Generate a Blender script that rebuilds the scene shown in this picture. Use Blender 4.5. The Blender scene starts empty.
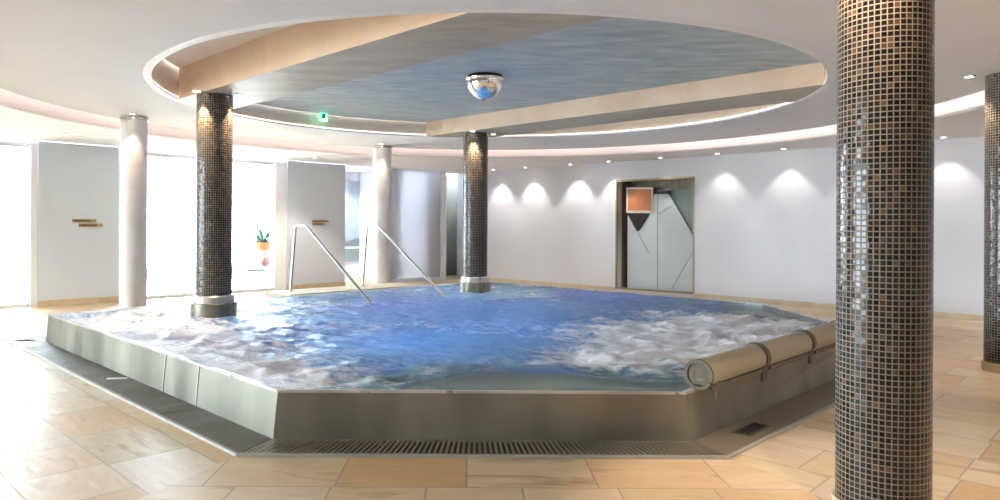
import bpy, bmesh, math, random
from mathutils import Vector, Matrix, noise
random.seed(7)
C = bpy.context.scene.collection
PI = math.pi
R2 = math.sqrt(2)
F, CX, CY, H = 700.0, 468.0, 226.0, 1.42      # lens in pixels, principal point, eye height
MAIN, SOFF = 2.96, 2.84                        # main ceiling, outer soffit
OC = Vector((0.21, 8.58)); OR = 3.79; OY = .943            # round ceiling recess
CR = 5.72                                      # cove radius
RIM = 0.34
WS = 18.7                                      # right wall: x + y = WS
FS = 19.3                                      # facade: y - x = FS

# ---------------------------------------------------------------- helpers
def smooth(me, ang=35):
    for p in me.polygons: p.use_smooth = True
    try: me.set_sharp_from_angle(angle=math.radians(ang))
    except Exception: pass

def obj(name, bm, mat=None, parent=None, sm=None, recalc=True):
    if recalc: bmesh.ops.recalc_face_normals(bm, faces=bm.faces)
    me = bpy.data.meshes.new(name); bm.to_mesh(me); bm.free()
    if sm: smooth(me, sm)
    o = bpy.data.objects.new(name, me); C.objects.link(o)
    if mat:
        for m in (mat if isinstance(mat, (list, tuple)) else [mat]): me.materials.append(m)
    if parent: o.parent = parent
    return o

def tag(o, label, cat, group=None):
    o['label'] = label; o['category'] = cat
    if group: o['group'] = group
    return o

def thing(name, label, cat, loc=(0, 0, 0), rz=0, group=None):
    o = bpy.data.objects.new(name, None); C.objects.link(o)
    o.empty_display_size = 0.1
    o.location = loc; o.rotation_euler = (0, 0, rz)
    return tag(o, label, cat, group)

def struct(name, bm, mat, sm=None):
    o = obj(name, bm, mat, None, sm); o['kind'] = 'structure'; return o

def box(bm, c, s, rz=0, mi=0, bev=0):
    m = Matrix.Translation(c) @ Matrix.Rotation(rz, 4, 'Z') @ Matrix.Diagonal((s[0], s[1], s[2], 1))
    r = bmesh.ops.create_cube(bm, size=1, matrix=m)
    fs = {f for v in r['verts'] for f in v.link_faces}
    for f in fs: f.material_index = mi
    if bev:
        es = list({e for v in r['verts'] for e in v.link_edges})
        bmesh.ops.bevel(bm, geom=es, offset=bev, segments=2, affect='EDGES', profile=.7)

def seg_box(bm, a, b, thick, z0, z1, side=0.0, mi=0, bev=0):
    """upright slab from plan point a to b; side shifts it along its left normal"""
    a = Vector(a); b = Vector(b); d = b - a; n = Vector((-d.y, d.x)).normalized()
    c = (a + b) / 2 + n * side
    box(bm, (c.x, c.y, (z0 + z1) / 2), (d.length, thick, z1 - z0), math.atan2(d.y, d.x), mi, bev)

def prism(bm, pts, z0, z1, mi=0, mside=None):
    lo = [bm.verts.new((p[0], p[1], z0)) for p in pts]; hi = [bm.verts.new((p[0], p[1], z1)) for p in pts]
    f = bm.faces.new(lo[::-1]); f.material_index = mi
    f = bm.faces.new(hi); f.material_index = mi
    n = len(pts)
    for i in range(n):
        f = bm.faces.new((lo[i], lo[(i+1) % n], hi[(i+1) % n], hi[i]))
        f.material_index = mi if mside is None else mside

def lathe(bm, prof, n=48, c=(0, 0, 0), close=True, uv=None):
    rings = []
    for r, z in prof:
        if r < 1e-6: rings.append([bm.verts.new((c[0], c[1], c[2] + z))])
        else: rings.append([bm.verts.new((c[0] + r*math.cos(2*PI*i/n), c[1] + r*math.sin(2*PI*i/n), c[2] + z)) for i in range(n)])
    for a, b in zip(rings, rings[1:]):
        for i in range(n):
            j = (i+1) % n
            if len(a) == 1 and len(b) > 1: bm.faces.new((a[0], b[i], b[j]))
            elif len(b) == 1 and len(a) > 1: bm.faces.new((a[i], b[0], a[j]))
            elif len(a) > 1: bm.faces.new((a[i], a[j], b[j], b[i]))
    if close:
        if len(rings[0]) > 1: bm.faces.new(rings[0][::-1])
        if len(rings[-1]) > 1: bm.faces.new(rings[-1])

def tube(bm, pts, r, n=14):
    pts = [Vector(p) for p in pts]; rings = []
    up = Vector((0.3, 0.2, 1)).normalized()
    for i, p in enumerate(pts):
        d = (pts[min(i+1, len(pts)-1)] - pts[max(i-1, 0)]).normalized()
        s = d.cross(up)
        if s.length < 1e-3: s = d.cross(Vector((1, 0, 0)))
        s.normalize(); t = s.cross(d)
        rr = r[i] if isinstance(r, (list, tuple)) else r
        rings.append([bm.verts.new(p + (s*math.cos(2*PI*k/n) + t*math.sin(2*PI*k/n))*rr) for k in range(n)])
        up = t
    for a, b in zip(rings, rings[1:]):
        for k in range(n): bm.faces.new((a[k], a[(k+1) % n], b[(k+1) % n], b[k]))
    bm.faces.new(rings[0][::-1]); bm.faces.new(rings[-1])

def round_path(pts, r, k=7):
    pts = [Vector(p) for p in pts]; out = [pts[0]]
    for a, b, c in zip(pts, pts[1:], pts[2:]):
        u = (a-b).normalized(); v = (c-b).normalized(); p0 = b+u*r; p1 = b+v*r
        for i in range(k+1):
            t = i/k; out.append(p0*(1-t)**2 + b*2*t*(1-t) + p1*t*t)
    return out + [pts[-1]]

def fac_pt(px):                 # plan point on facade for image column px
    u = (px-CX)/F; y = FS/(1-u); return Vector((u*y, y))
def wall_pt(px):
    u = (px-CX)/F; y = WS/(1+u); return Vector((u*y, y))
def zat(py, y): return H-(py-CY)*y/F

# ---------------------------------------------------------------- materials
def mat(name): 
    m = bpy.data.materials.new(name); m.use_nodes = True; nt = m.node_tree
    return m, nt, nt.nodes, nt.links, nt.nodes['Principled BSDF']
def N(nt, t, **k):
    n = nt.nodes.new(t)
    for a, v in k.items():
        if hasattr(n, a): setattr(n, a, v)
    return n
def mth(nt, op, a, b=None, c=None):
    n = nt.nodes.new('ShaderNodeMath'); n.operation = op
    for i, v in enumerate((a, b, c)):
        if v is None: continue
        if isinstance(v, (int, float)): n.inputs[i].default_value = v
        else: nt.links.new(v, n.inputs[i])
    return n.outputs[0]
def ramp(nt, fac, stops, interp='LINEAR'):
    n = nt.nodes.new('ShaderNodeValToRGB'); n.color_ramp.interpolation = interp
    e = n.color_ramp.elements
    while len(e) < len(stops): e.new(0.5)
    for el, (p, c) in zip(e, stops): el.position = p; el.color = (*c, 1) if len(c) == 3 else c
    nt.links.new(fac, n.inputs[0]); return n.outputs[0]
def mixc(nt, f, a, b, bt='MIX'):
    n = nt.nodes.new('ShaderNodeMix'); n.data_type = 'RGBA'; n.blend_type = bt
    for s, v in ((0, f), (6, a), (7, b)):
        if isinstance(v, (int, float)): n.inputs[s].default_value = v
        elif isinstance(v, tuple): n.inputs[s].default_value = (*v, 1)
        else: nt.links.new(v, n.inputs[s])
    return n.outputs[2]
def noi(nt, scale, detail=4, rough=.55, vec=None, dist=0):
    n = nt.nodes.new('ShaderNodeTexNoise'); n.inputs['Scale'].default_value = scale
    n.inputs['Detail'].default_value = detail; n.inputs['Roughness'].default_value = rough
    n.inputs['Distortion'].default_value = dist
    if vec is not None: nt.links.new(vec, n.inputs['Vector'])
    return n.outputs[0]
def objco(nt, scale=(1, 1, 1), rz=0, loc=(0, 0, 0)):
    t = nt.nodes.new('ShaderNodeNewGeometry'); m = nt.nodes.new('ShaderNodeMapping')
    m.inputs['Scale'].default_value = scale; m.inputs['Rotation'].default_value = (0, 0, rz); m.inputs['Location'].default_value = loc
    nt.links.new(t.outputs['Position'], m.inputs[0]); return m.outputs[0]
def bump(nt, h, s, d, p):
    b = nt.nodes.new('ShaderNodeBump'); b.inputs['Strength'].default_value = s; b.inputs['Distance'].default_value = d
    nt.links.new(h, b.inputs['Height']); nt.links.new(b.outputs[0], p.inputs['Normal'])

def plaster(name, c1, c2, scale=1.2, rough=.75, bs=.15, stretch=(1, 1, 1), rz=0):
    m, nt, ns, lk, p = mat(name)
    v = objco(nt, stretch, rz)
    a = noi(nt, scale, 6, .6, v, .4)
    lk.new(ramp(nt, a, [(.3, c1), (.7, c2)]), p.inputs['Base Color'])
    p.inputs['Roughness'].default_value = rough
    b = noi(nt, scale*14, 4, .6, v); bump(nt, b, bs, .01, p)
    return m
def plain(name, c, rough=.5, metal=0, bs=0, sc=60):
    m, nt, ns, lk, p = mat(name)
    v = objco(nt); a = noi(nt, sc, 3, .5, v)
    lk.new(ramp(nt, a, [(.3, tuple(x*.93 for x in c)), (.7, tuple(min(1, x*1.05) for x in c))]), p.inputs['Base Color'])
    p.inputs['Roughness'].default_value = rough; p.inputs['Metallic'].default_value = metal
    if bs: bump(nt, a, bs, .004, p)
    return m
def emis(name, c, s):
    m, nt, ns, lk, p = mat(name); p.inputs['Base Color'].default_value = (*c, 1)
    p.inputs['Emission Color'].default_value = (*c, 1); p.inputs['Emission Strength'].default_value = s
    return m
def steel(name, c=(.62, .58, .52), rough=.3, stretch=(1, 1, .12), sc=9):
    m, nt, ns, lk, p = mat(name)
    v = objco(nt, stretch); a = noi(nt, sc, 5, .6, v)
    b = noi(nt, 1.6, 3, .5, objco(nt, (1, 1, .25)))
    base = ramp(nt, b, [(.35, tuple(x*.62 for x in c)), (.65, tuple(min(1, x*1.15) for x in c))])
    lk.new(base, p.inputs['Base Color']); p.inputs['Metallic'].default_value = .55
    lk.new(ramp(nt, a, [(.3, (rough*.85,)*3), (.7, (rough*1.2,)*3)]), p.inputs['Roughness'])
    return m

M = {}
M['ceil'] = plaster('ceiling_paint', (.78, .77, .80), (.82, .81, .83), .8, .85, .05)
M['soffit'] = plaster('soffit_paint', (.78, .77, .80), (.82, .81, .83), .8, .85, .05)
M['cove'] = plain('cove_white_paint', (.86, .78, .76), .6)
M['lip'] = plain('white_lip_paint', (.86, .84, .85), .5)
M['blue_stucco'] = plaster('blue_grey_stucco', (.27, .35, .39), (.55, .61, .61), 2.2, .5, .2, (1, 3.6, 1), PI/4)
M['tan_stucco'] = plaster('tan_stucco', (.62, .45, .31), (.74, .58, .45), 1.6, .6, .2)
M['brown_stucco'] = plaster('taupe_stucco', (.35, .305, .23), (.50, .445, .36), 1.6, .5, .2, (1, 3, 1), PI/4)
M['cream_stucco'] = plaster('cream_stucco', (.70, .56, .42), (.78, .66, .53), 1.3, .6, .15)
M['pink_stucco'] = plaster('pale_pink_stucco', (.72, .64, .58), (.80, .73, .68), 1.2, .7, .1)
M['wall'] = plaster('grey_lilac_plaster', (.65, .64, .665), (.70, .69, .71), .9, .7, .12)
M['pier'] = plaster('grey_plaster', (.60, .66, .76), (.65, .71, .80), 1.0, .75, .1)
M['white'] = plain('white_paint', (.86, .88, .93), .6)
M['whitecol'] = plaster('pale_marbled_plaster', (.62, .57, .56), (.74, .70, .69), 2.2, .45, .05)
M['skirt'] = plaster('sandstone_skirting', (.52, .42, .28), (.66, .55, .40), 5, .5, .1)
M['steel'] = steel('brushed_steel', (.285, .27, .215), .4, (1, 1, .1), 2.2)
M['steel_rim'] = steel('bright_steel_rim', (.62, .60, .57), .3)
M['edge'] = plain('satin_edging', (.40, .38, .34), .6, .3)
M['chrome'] = plain('chrome', (.50, .49, .48), .2, 1)
M['mirror'] = plain('mirror_chrome', (.93, .92, .90), .03, 1)
M['black'] = plain('matt_black', (.012, .012, .012), .5)
M['foam'] = plain('taupe_foam', (.42, .365, .27), .75, 0, .35, 180)
M['strap'] = plain('dark_taupe_strap', (.15, .13, .095), .8, 0, .2, 150)
M['bronze'] = plain('brushed_brass', (.45, .32, .14), .4, .7)
M['led'] = emis('warm_led_strip', (1, .85, .78), .85)
M['led2'] = emis('recess_led_strip', (1, .86, .80), .55)
M['lamp'] = emis('warm_lamp_lens', (1, .9, .8), 5)
M['exit_g'] = emis('green_sign_light', (.10, .75, .38), .8)
M['exit_d'] = emis('dark_green_sign', (.0, .08, .03), .3)
M['exit_w'] = emis('white_sign_light', (.75, 1, .88), 1.0)
M['pool_led'] = emis('violet_underwater_lamp', (.45, .35, 1), 14)

def mk_glass():
    m, nt, ns, lk, p = mat('window_glass'); ns.remove(p)
    g = ns.new('ShaderNodeBsdfGlossy'); g.inputs['Roughness'].default_value = .02
    t = ns.new('ShaderNodeBsdfTransparent'); t.inputs[0].default_value = (.93, .96, .95, 1)
    fr = ns.new('ShaderNodeFresnel'); fr.inputs[0].default_value = 1.45
    mx = ns.new('ShaderNodeMixShader'); lk.new(fr.outputs[0], mx.inputs[0]); lk.new(t.outputs[0], mx.inputs[1]); lk.new(g.outputs[0], mx.inputs[2])
    lk.new(mx.outputs[0], ns['Material Output'].inputs[0]); return m
M['glass'] = mk_glass()

def mk_frost():
    m, nt, ns, lk, p = mat('frosted_glass'); ns.remove(p)
    d = ns.new('ShaderNodeBsdfDiffuse'); d.inputs[0].default_value = (.75, .76, .78, 1)
    t = ns.new('ShaderNodeBsdfTranslucent'); t.inputs[0].default_value = (.48, .49, .52, 1)
    mx = ns.new('ShaderNodeMixShader'); mx.inputs[0].default_value = .45; lk.new(d.outputs[0], mx.inputs[1]); lk.new(t.outputs[0], mx.inputs[2])
    lk.new(mx.outputs[0], ns['Material Output'].inputs[0]); return m
M['frost'] = mk_frost()
def mk_mosaic():
    m, nt, ns, lk, p = mat('brown_glass_mosaic')
    uv = N(nt, 'ShaderNodeUVMap'); sp = N(nt, 'ShaderNodeSeparateXYZ'); lk.new(uv.outputs[0], sp.inputs[0])
    fx = mth(nt, 'FRACT', sp.outputs[0]); fy = mth(nt, 'FRACT', sp.outputs[1])
    ex = mth(nt, 'ABSOLUTE', mth(nt, 'SUBTRACT', fx, .5)); ey = mth(nt, 'ABSOLUTE', mth(nt, 'SUBTRACT', fy, .5))
    mx = mth(nt, 'MAXIMUM', ex, ey)
    g = nt.nodes.new('ShaderNodeMapRange'); lk.new(mx, g.inputs[0]); g.inputs[1].default_value = .375; g.inputs[2].default_value = .42
    cb = N(nt, 'ShaderNodeCombineXYZ'); lk.new(mth(nt, 'FLOOR', sp.outputs[0]), cb.inputs[0]); lk.new(mth(nt, 'FLOOR', sp.outputs[1]), cb.inputs[1])
    wn = N(nt, 'ShaderNodeTexWhiteNoise', noise_dimensions='3D'); lk.new(cb.outputs[0], wn.inputs[0])
    tile = ramp(nt, wn.outputs[0], [(0, (.004, .003, .002)), (.4, (.010, .006, .004)), (.7, (.022, .012, .007)), (.9, (.05, .028, .015)), (1, (.11, .06, .033))])
    col = mixc(nt, g.outputs[0], tile, (.20, .172, .135))
    lk.new(col, p.inputs['Base Color'])
    lk.new(mth(nt, 'ADD', mth(nt, 'MULTIPLY', g.outputs[0], .55), .16), p.inputs['Roughness'])
    p.inputs['Specular IOR Level'].default_value = .36
    geo = N(nt, 'ShaderNodeNewGeometry')
    v1 = N(nt, 'ShaderNodeVectorMath', operation='SUBTRACT'); lk.new(wn.outputs[1], v1.inputs[0]); v1.inputs[1].default_value = (.5, .5, .5)
    v2 = N(nt, 'ShaderNodeVectorMath', operation='SCALE'); lk.new(v1.outputs[0], v2.inputs[0]); v2.inputs['Scale'].default_value = .09
    v3 = N(nt, 'ShaderNodeVectorMath', operation='ADD'); lk.new(geo.outputs['Normal'], v3.inputs[0]); lk.new(v2.outputs[0], v3.inputs[1])
    v4 = N(nt, 'ShaderNodeVectorMath', operation='NORMALIZE'); lk.new(v3.outputs[0], v4.inputs[0])
    b = N(nt, 'ShaderNodeBump'); b.inputs['Strength'].default_value = .4; b.inputs['Distance'].default_value = .002; b.invert = True
    lk.new(g.outputs[0], b.inputs['Height']); lk.new(v4.outputs[0], b.inputs['Normal']); lk.new(b.outputs[0], p.inputs['Normal'])
    return m
M['mosaic'] = mk_mosaic()

def mk_floor():
    """sandstone slabs, laid parallel to the nearest pool edge"""
    m, nt, ns, lk, p = mat('sandstone_slabs')
    geo = N(nt, 'ShaderNodeNewGeometry'); sp = N(nt, 'ShaderNodeSeparateXYZ'); lk.new(geo.outputs['Position'], sp.inputs[0])
    x, y = sp.outputs[0], sp.outputs[1]
    df = mth(nt, 'SUBTRACT', 4.28, y)
    dl = mth(nt, 'MULTIPLY', mth(nt, 'SUBTRACT', 2.86, mth(nt, 'ADD', x, y)), 1/R2)
    dr = mth(nt, 'MULTIPLY', mth(nt, 'ADD', mth(nt, 'SUBTRACT', x, y), 2.66), 1/R2)
    isf = mth(nt, 'MULTIPLY', mth(nt, 'GREATER_THAN', df, dl), mth(nt, 'GREATER_THAN', df, dr))
    cb = N(nt, 'ShaderNodeCombineXYZ'); lk.new(x, cb.inputs[0]); lk.new(mth(nt, 'ADD', y, -4.28+4.8), cb.inputs[1])
    rot = N(nt, 'ShaderNodeMapping'); rot.inputs['Rotation'].default_value = (0, 0, PI/4); rot.inputs['Location'].default_value = (.1, .02, 0)
    lk.new(geo.outputs['Position'], rot.inputs[0])
    mv = N(nt, 'ShaderNodeMix'); mv.data_type = 'VECTOR'; lk.new(isf, mv.inputs[0]); lk.new(rot.outputs[0], mv.inputs[4]); lk.new(cb.outputs[0], mv.inputs[5])
    vec = mv.outputs[1]
    br = N(nt, 'ShaderNodeTexBrick'); lk.new(vec, br.inputs['Vector'])
    br.offset = .42; br.squash = .72; br.squash_frequency = 2; br.offset_frequency = 2
    for k, v in (('Scale', 1), ('Mortar Size', .005), ('Mortar Smooth', .2), ('Bias', 0), ('Brick Width', .72), ('Row Height', .48)): br.inputs[k].default_value = v
    br.inputs['Color1'].default_value = (0, 0, 0, 1); br.inputs['Color2'].default_value = (1, 1, 1, 1); br.inputs['Mortar'].default_value = (.5, .5, .5, 1)
    base = ramp(nt, br.outputs[0], [(0, (.48, .42, .31)), (.22, (.58, .46, .28)), (.45, (.66, .56, .42)), (.7, (.56, .38, .19)), (.85, (.62, .52, .37)), (1, (.66, .60, .53))])
    # veins that differ from slab to slab
    off = N(nt, 'ShaderNodeVectorMath', operation='MULTIPLY_ADD'); lk.new(br.outputs[0], off.inputs[0]); off.inputs[1].default_value = (7, 13, 3); lk.new(vec, off.inputs[2])
    mp = N(nt, 'ShaderNodeMapping'); mp.inputs['Scale'].default_value = (1.2, 4.5, 1); lk.new(off.outputs[0], mp.inputs[0])
    v = noi(nt, 1.0, 6, .58, mp.outputs[0], .7)
    vein = ramp(nt, v, [(.30, (.60, .43, .26)), (.44, (.98, .94, .88)), (.58, (.90, .82, .73)), (.72, (1.08, 1.05, 1.02))])
    c = mixc(nt, .95, base, vein, 'MULTIPLY')
    c = mixc(nt, mth(nt, 'MULTIPLY', br.outputs[1], .75), c, (.23, .19, .145))
    lk.new(c, p.inputs['Base Color'])
    r = noi(nt, 6, 5, .6, mp.outputs[0])
    lk.new(ramp(nt, r, [(.3, (.30,)*3), (.7, (.52,)*3)]), p.inputs['Roughness'])
    p.inputs['Specular IOR Level'].default_value = .65
    h = mth(nt, 'SUBTRACT', mth(nt, 'MULTIPLY', v, .5), br.outputs[1]); bump(nt, h, .2, .006, p)
    return m
M['floor'] = mk_floor()

def mk_water():
    m, nt, ns, lk, p = mat('churning_pool_water')
    at = N(nt, 'ShaderNodeAttribute', attribute_name='foam'); cl = N(nt, 'ShaderNodeAttribute', attribute_name='clear')
    v = objco(nt, (1, 1.25, 1))
    n1 = noi(nt, 3.2, 8, .68, v, 1.2); n2 = noi(nt, 9, 6, .65, v, .8)
    n3 = noi(nt, 24, 5, .7, objco(nt, (.55, 1.3, 1)), .8)
    s = mth(nt, 'ADD', mth(nt, 'ADD', mth(nt, 'MULTIPLY', n1, .5), mth(nt, 'MULTIPLY', n2, .25)), mth(nt, 'MULTIPLY', n3, .25))
    f = mth(nt, 'ADD', mth(nt, 'MULTIPLY', mth(nt, 'SUBTRACT', s, .5), 4.4), at.outputs['Fac'])
    fm = N(nt, 'ShaderNodeMapRange', interpolation_type='SMOOTHSTEP'); lk.new(f, fm.inputs[0]); fm.inputs[1].default_value = .25; fm.inputs[2].default_value = 1.0
    foam = fm.outputs[0]
    deep = ramp(nt, n2, [(.3, (.04, .23, .37)), (.7, (.26, .48, .57))])
    col = mixc(nt, foam, deep, (.90, .90, .92))
    # water body: turbid colour that passes on light from the lamps below
    df = N(nt, 'ShaderNodeBsdfDiffuse'); lk.new(col, df.inputs[0])
    tr = N(nt, 'ShaderNodeBsdfTranslucent'); lk.new(mixc(nt, .55, col, (.5, .6, .8)), tr.inputs[0])
    mb = N(nt, 'ShaderNodeMixShader'); lk.new(mth(nt, 'MULTIPLY_ADD', foam, -.34, .42), mb.inputs[0]); lk.new(df.outputs[0], mb.inputs[1]); lk.new(tr.outputs[0], mb.inputs[2])
    tp = N(nt, 'ShaderNodeBsdfTransparent'); tp.inputs[0].default_value = (.82, .92, .88, 1)
    tf = mth(nt, 'MULTIPLY', cl.outputs['Fac'], mth(nt, 'SUBTRACT', 1.0, foam))
    m2 = N(nt, 'ShaderNodeMixShader'); lk.new(tf, m2.inputs[0]); lk.new(mb.outputs[0], m2.inputs[1]); lk.new(tp.outputs[0], m2.inputs[2])
    gl = N(nt, 'ShaderNodeBsdfGlossy'); gl.inputs['Roughness'].default_value = .12
    fr = N(nt, 'ShaderNodeFresnel'); fr.inputs[0].default_value = 1.33
    bp = N(nt, 'ShaderNodeBump'); bp.inputs['Strength'].default_value = .7; bp.inputs['Distance'].default_value = .03
    lk.new(mth(nt, 'ADD', n2, mth(nt, 'MULTIPLY', n1, 1.5)), bp.inputs['Height'])
    for q in (gl, fr, df): lk.new(bp.outputs[0], q.inputs['Normal'])
    ff = mth(nt, 'MULTIPLY', mth(nt, 'MULTIPLY', fr.outputs[0], .30), mth(nt, 'SUBTRACT', 1, mth(nt, 'MULTIPLY', foam, .85)))
    m3 = N(nt, 'ShaderNodeMixShader'); lk.new(ff, m3.inputs[0]); lk.new(m2.outputs[0], m3.inputs[1]); lk.new(gl.outputs[0], m3.inputs[2])
    ns.remove(p); lk.new(m3.outputs[0], ns['Material Output'].inputs[0])
    return m
M['water'] = mk_water()

def mk_cover():
    m, nt, ns, lk, p = mat('wet_grey_cover')
    a = noi(nt, 60, 5, .7, objco(nt)); b = noi(nt, 2.5, 4, .6, objco(nt))
    c = mixc(nt, b, (.05, .046, .036), (.10, .09, .07)); lk.new(mixc(nt, mth(nt, 'MULTIPLY', a, .3), c, (.16, .145, .12)), p.inputs['Base Color'])
    lk.new(ramp(nt, b, [(.35, (.4,)*3), (.65, (.6,)*3)]), p.inputs['Roughness']); p.inputs['Metallic'].default_value = .15
    bump(nt, a, .35, .004, p); return m
M['cover'] = mk_cover()
M['cover_r'] = plain('olive_steel_cover', (.21, .185, .13), .5, .3)
M['grate'] = plain('olive_grey_grate', (.36, .32, .25), .35, .6)

# ---------------------------------------------------------------- room shell

room = [(-.3, 19.0), (11.0, 7.7), (11.0, -5.0), (-12.0, -5.0), (-12.0, 7.3)]
def ray_poly(c, ang, poly):
    d = Vector((math.cos(ang), math.sin(ang))); best = None
    for i in range(len(poly)):
        a = Vector(poly[i]); b = Vector(poly[(i+1) % len(poly)]); e = b-a
        den = d.x*e.y-d.y*e.x
        if abs(den) < 1e-9: continue
        w = a-c; t = (w.x*e.y-w.y*e.x)/den; s = (w.x*d.y-w.y*d.x)/den
        if t > 0 and -1e-6 <= s <= 1+1e-6 and (best is None or t < best): best = t
    return c+d*best
angs = sorted({i*2*PI/256 for i in range(256)} | {math.atan2(p[1]-OC.y, p[0]-OC.x) % (2*PI) for p in room})
def bands(bm, prof, mi=None):
    """profile of (radius or 'room', z) swept round the recess centre"""
    rings = []
    for r, z in prof:
        ring = []
        for a in angs:
            q = ray_poly(OC, a, room) if r == 'room' else OC+Vector((math.cos(a), math.sin(a)*(OY if r < OR+.2 else 1)))*r
            ring.append(bm.verts.new((q.x, q.y, z)))
        rings.append(ring)
    n = len(angs)
    for k, (a, b) in enumerate(zip(rings, rings[1:])):
        for i in range(n):
            f = bm.faces.new((a[i], a[(i+1) % n], b[(i+1) % n], b[i]))
            if mi: f.material_index = mi[k]

bm = bmesh.new()
bands(bm, [(OR+.05, MAIN), (CR-.14, MAIN), (CR-.14, MAIN+.035), (CR-.20, MAIN+.035), (CR-.20, MAIN+.14), (OR+.05, MAIN+.14), (OR+.05, MAIN)])
struct('ceiling', bm, M['ceil'], 30)
bm = bmesh.new()
bands(bm, [(CR-.20, MAIN+.14), (CR, MAIN+.14), (CR, SOFF), (CR+.05, SOFF-.02), (CR+.10, SOFF), ('room', SOFF), ('room', SOFF+.3), (CR+.1, SOFF+.3), (CR-.2, MAIN+.16), (CR-.20, MAIN+.14)],
      [1, 1, 1, 1, 0, 0, 0, 0, 0])
struct('ceiling.001', bm, [M['soffit'], M['cove']], 30)
bm = bmesh.new()
bands(bm, [(CR-.17, MAIN+.055), (CR-.145, MAIN+.055), (CR-.145, MAIN+.075), (CR-.17, MAIN+.075), (CR-.17, MAIN+.055)])
tag(obj('led_strip', bm, M['led']), 'glowing warm light strip curving round the ceiling cove', 'light strip')

# oculus: white lip, round side wall, panels, beams
bm = bmesh.new()
bands(bm, [(OR-.02, MAIN-.008), (OR-.02, MAIN+.016), (OR+.06, MAIN+.016), (OR+.06, MAIN-.002), (OR, MAIN-.008), (OR-.02, MAIN-.008)])
struct('trim_1', bm, M['lip'], 30)
bm = bmesh.new(); bands(bm, [(OR-.014, MAIN+.021), (OR-.002, MAIN+.021), (OR-.002, MAIN+.028), (OR-.014, MAIN+.028), (OR-.014, MAIN+.021)])
tag(obj('led_strip', bm, M['led2']), 'hidden warm light strip on the lip of the round ceiling recess', 'light strip')
bm = bmesh.new()
bands(bm, [(OR, MAIN+.02), (OR, 3.42), (OR+.05, 3.42), (OR+.05, MAIN+.02), (OR, MAIN+.02)])
struct('ceiling.002', bm, M['cream_stucco'], 30)
def strip_poly(s0, s1, r=OR-.018, n=180):
    """part of the recess outline where s0 < x+y < s1"""
    pts = [OC+Vector((math.cos(2*PI*i/n), math.sin(2*PI*i/n)*OY))*r for i in range(n)]
    for sg, lim in ((1, s0), (-1, s1)):
        out = []
        for a, b in zip(pts, pts[1:]+pts[:1]):
            da, db = sg*(a.x+a.y-lim), sg*(b.x+b.y-lim)
            if da >= 0: out.append(a)
            if (da >= 0) != (db >= 0): out.append(a+(b-a)*(da/(da-db)))
        pts = out
    out = []
    for p in pts:
        if not out or (p-out[-1]).length > 1e-4: out.append(p)
    if (out[0]-out[-1]).length < 1e-4: out.pop()
    return out
B1 = (5.03, 6.17); B2 = (11.3, 12.5)
bm = bmesh.new(); prism(bm, strip_poly(0, B1[0]), 3.34, 3.40); struct('ceiling.003', bm, M['pink_stucco'])
bm = bmesh.new(); prism(bm, strip_poly(*[B1[1], B2[0]]), 3.20, 3.26); struct('ceiling.004', bm, M['blue_stucco'])
bm = bmesh.new(); prism(bm, strip_poly(B2[1], 30), 3.20, 3.26); struct('ceiling.005', bm, M['pink_stucco'])
for (s0, s1), lab in ((B1, 'wide stucco ceiling beam crossing the round recess above the left mosaic pool column'),
                      (B2, 'stucco ceiling beam crossing the round recess above the far mosaic pool column')):
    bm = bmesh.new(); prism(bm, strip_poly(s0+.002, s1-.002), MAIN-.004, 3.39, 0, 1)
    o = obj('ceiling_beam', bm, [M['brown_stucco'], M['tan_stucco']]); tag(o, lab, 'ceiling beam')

# ---------------------------------------------------------------- walls
def wall_along(bm, a, b, z0, z1, thick=.25, out=1, mi=0):
    seg_box(bm, a, b, thick, z0, z1, out*thick/2, mi)
# right wall with the art niche
nA, nB = wall_pt(615.5), wall_pt(694.5); NZ0, NZ1 = .06, 2.45
cor = Vector((-.3, 19.0)); rc = Vector((11, 7.7))
bm = bmesh.new()
wall_along(bm, cor, nA, 0, SOFF); wall_along(bm, nB, rc+Vector((.2, -.2)), 0, SOFF)
wall_along(bm, nA, nB, NZ1, SOFF); wall_along(bm, nA, nB, 0, NZ0)
struct('wall_right', bm, M['wall'])
bm = bmesh.new()
n45 = Vector((1, 1))/R2
for a, b in ((wall_pt(490), nA), (nB, rc)):
    seg_box(bm, a, b, .02, 0, .09, -.012)
struct('baseboard_right', bm, M['skirt'])
bm = bmesh.new(); wall_along(bm, (11, 7.9), (11, -5.2), 0, SOFF, .25, 1); struct('wall_east', bm, M['wall'])
bm = bmesh.new()
seg_box(bm, (-12.2, -5), (11.2, -5), .25, 0, SOFF, -.125); struct('wall_rear', bm, M['wall'])

# niche
dn = Vector((1, 1))/R2; dt = Vector((1, -1))/R2; nw = (nB-nA).length
def npt(t, d): return nA+dt*t+dn*d
bm = bmesh.new()
seg_box(bm, npt(-.02, .60), npt(nw+.02, .60), .04, 0, NZ1+.04)
seg_box(bm, npt(0.0, .25), npt(0.0, .60), .04, 0, NZ1+.04, .02)
seg_box(bm, npt(nw, .25), npt(nw, .60), .04, 0, NZ1+.04, -.02)
seg_box(bm, npt(0, .42), npt(nw, .42), .36, NZ1, NZ1+.04)
seg_box(bm, npt(0, .42), npt(nw, .42), .36, NZ0-.04, NZ0)
M['niche'] = plaster('bronze_lacquer', (.16, .12, .06), (.40, .33, .20), 2.5, .3, .05, (9, 9, .35))
struct('wall_niche', bm, M['niche'])
bm = bmesh.new()
for a, b, z0, z1 in ((0, .035, NZ0, NZ1), (nw-.035, nw, NZ0, NZ1), (0, nw, NZ1-.04, NZ1), (0, nw, NZ0, NZ0+.03)):
    seg_box(bm, npt(a, .015), npt(b, .015), .04, z0, z1)
M['frame_b'] = plain('olive_bronze_frame', (.30, .24, .13), .4, .5)
struct('trim_2', bm, M['frame_b'])
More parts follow.
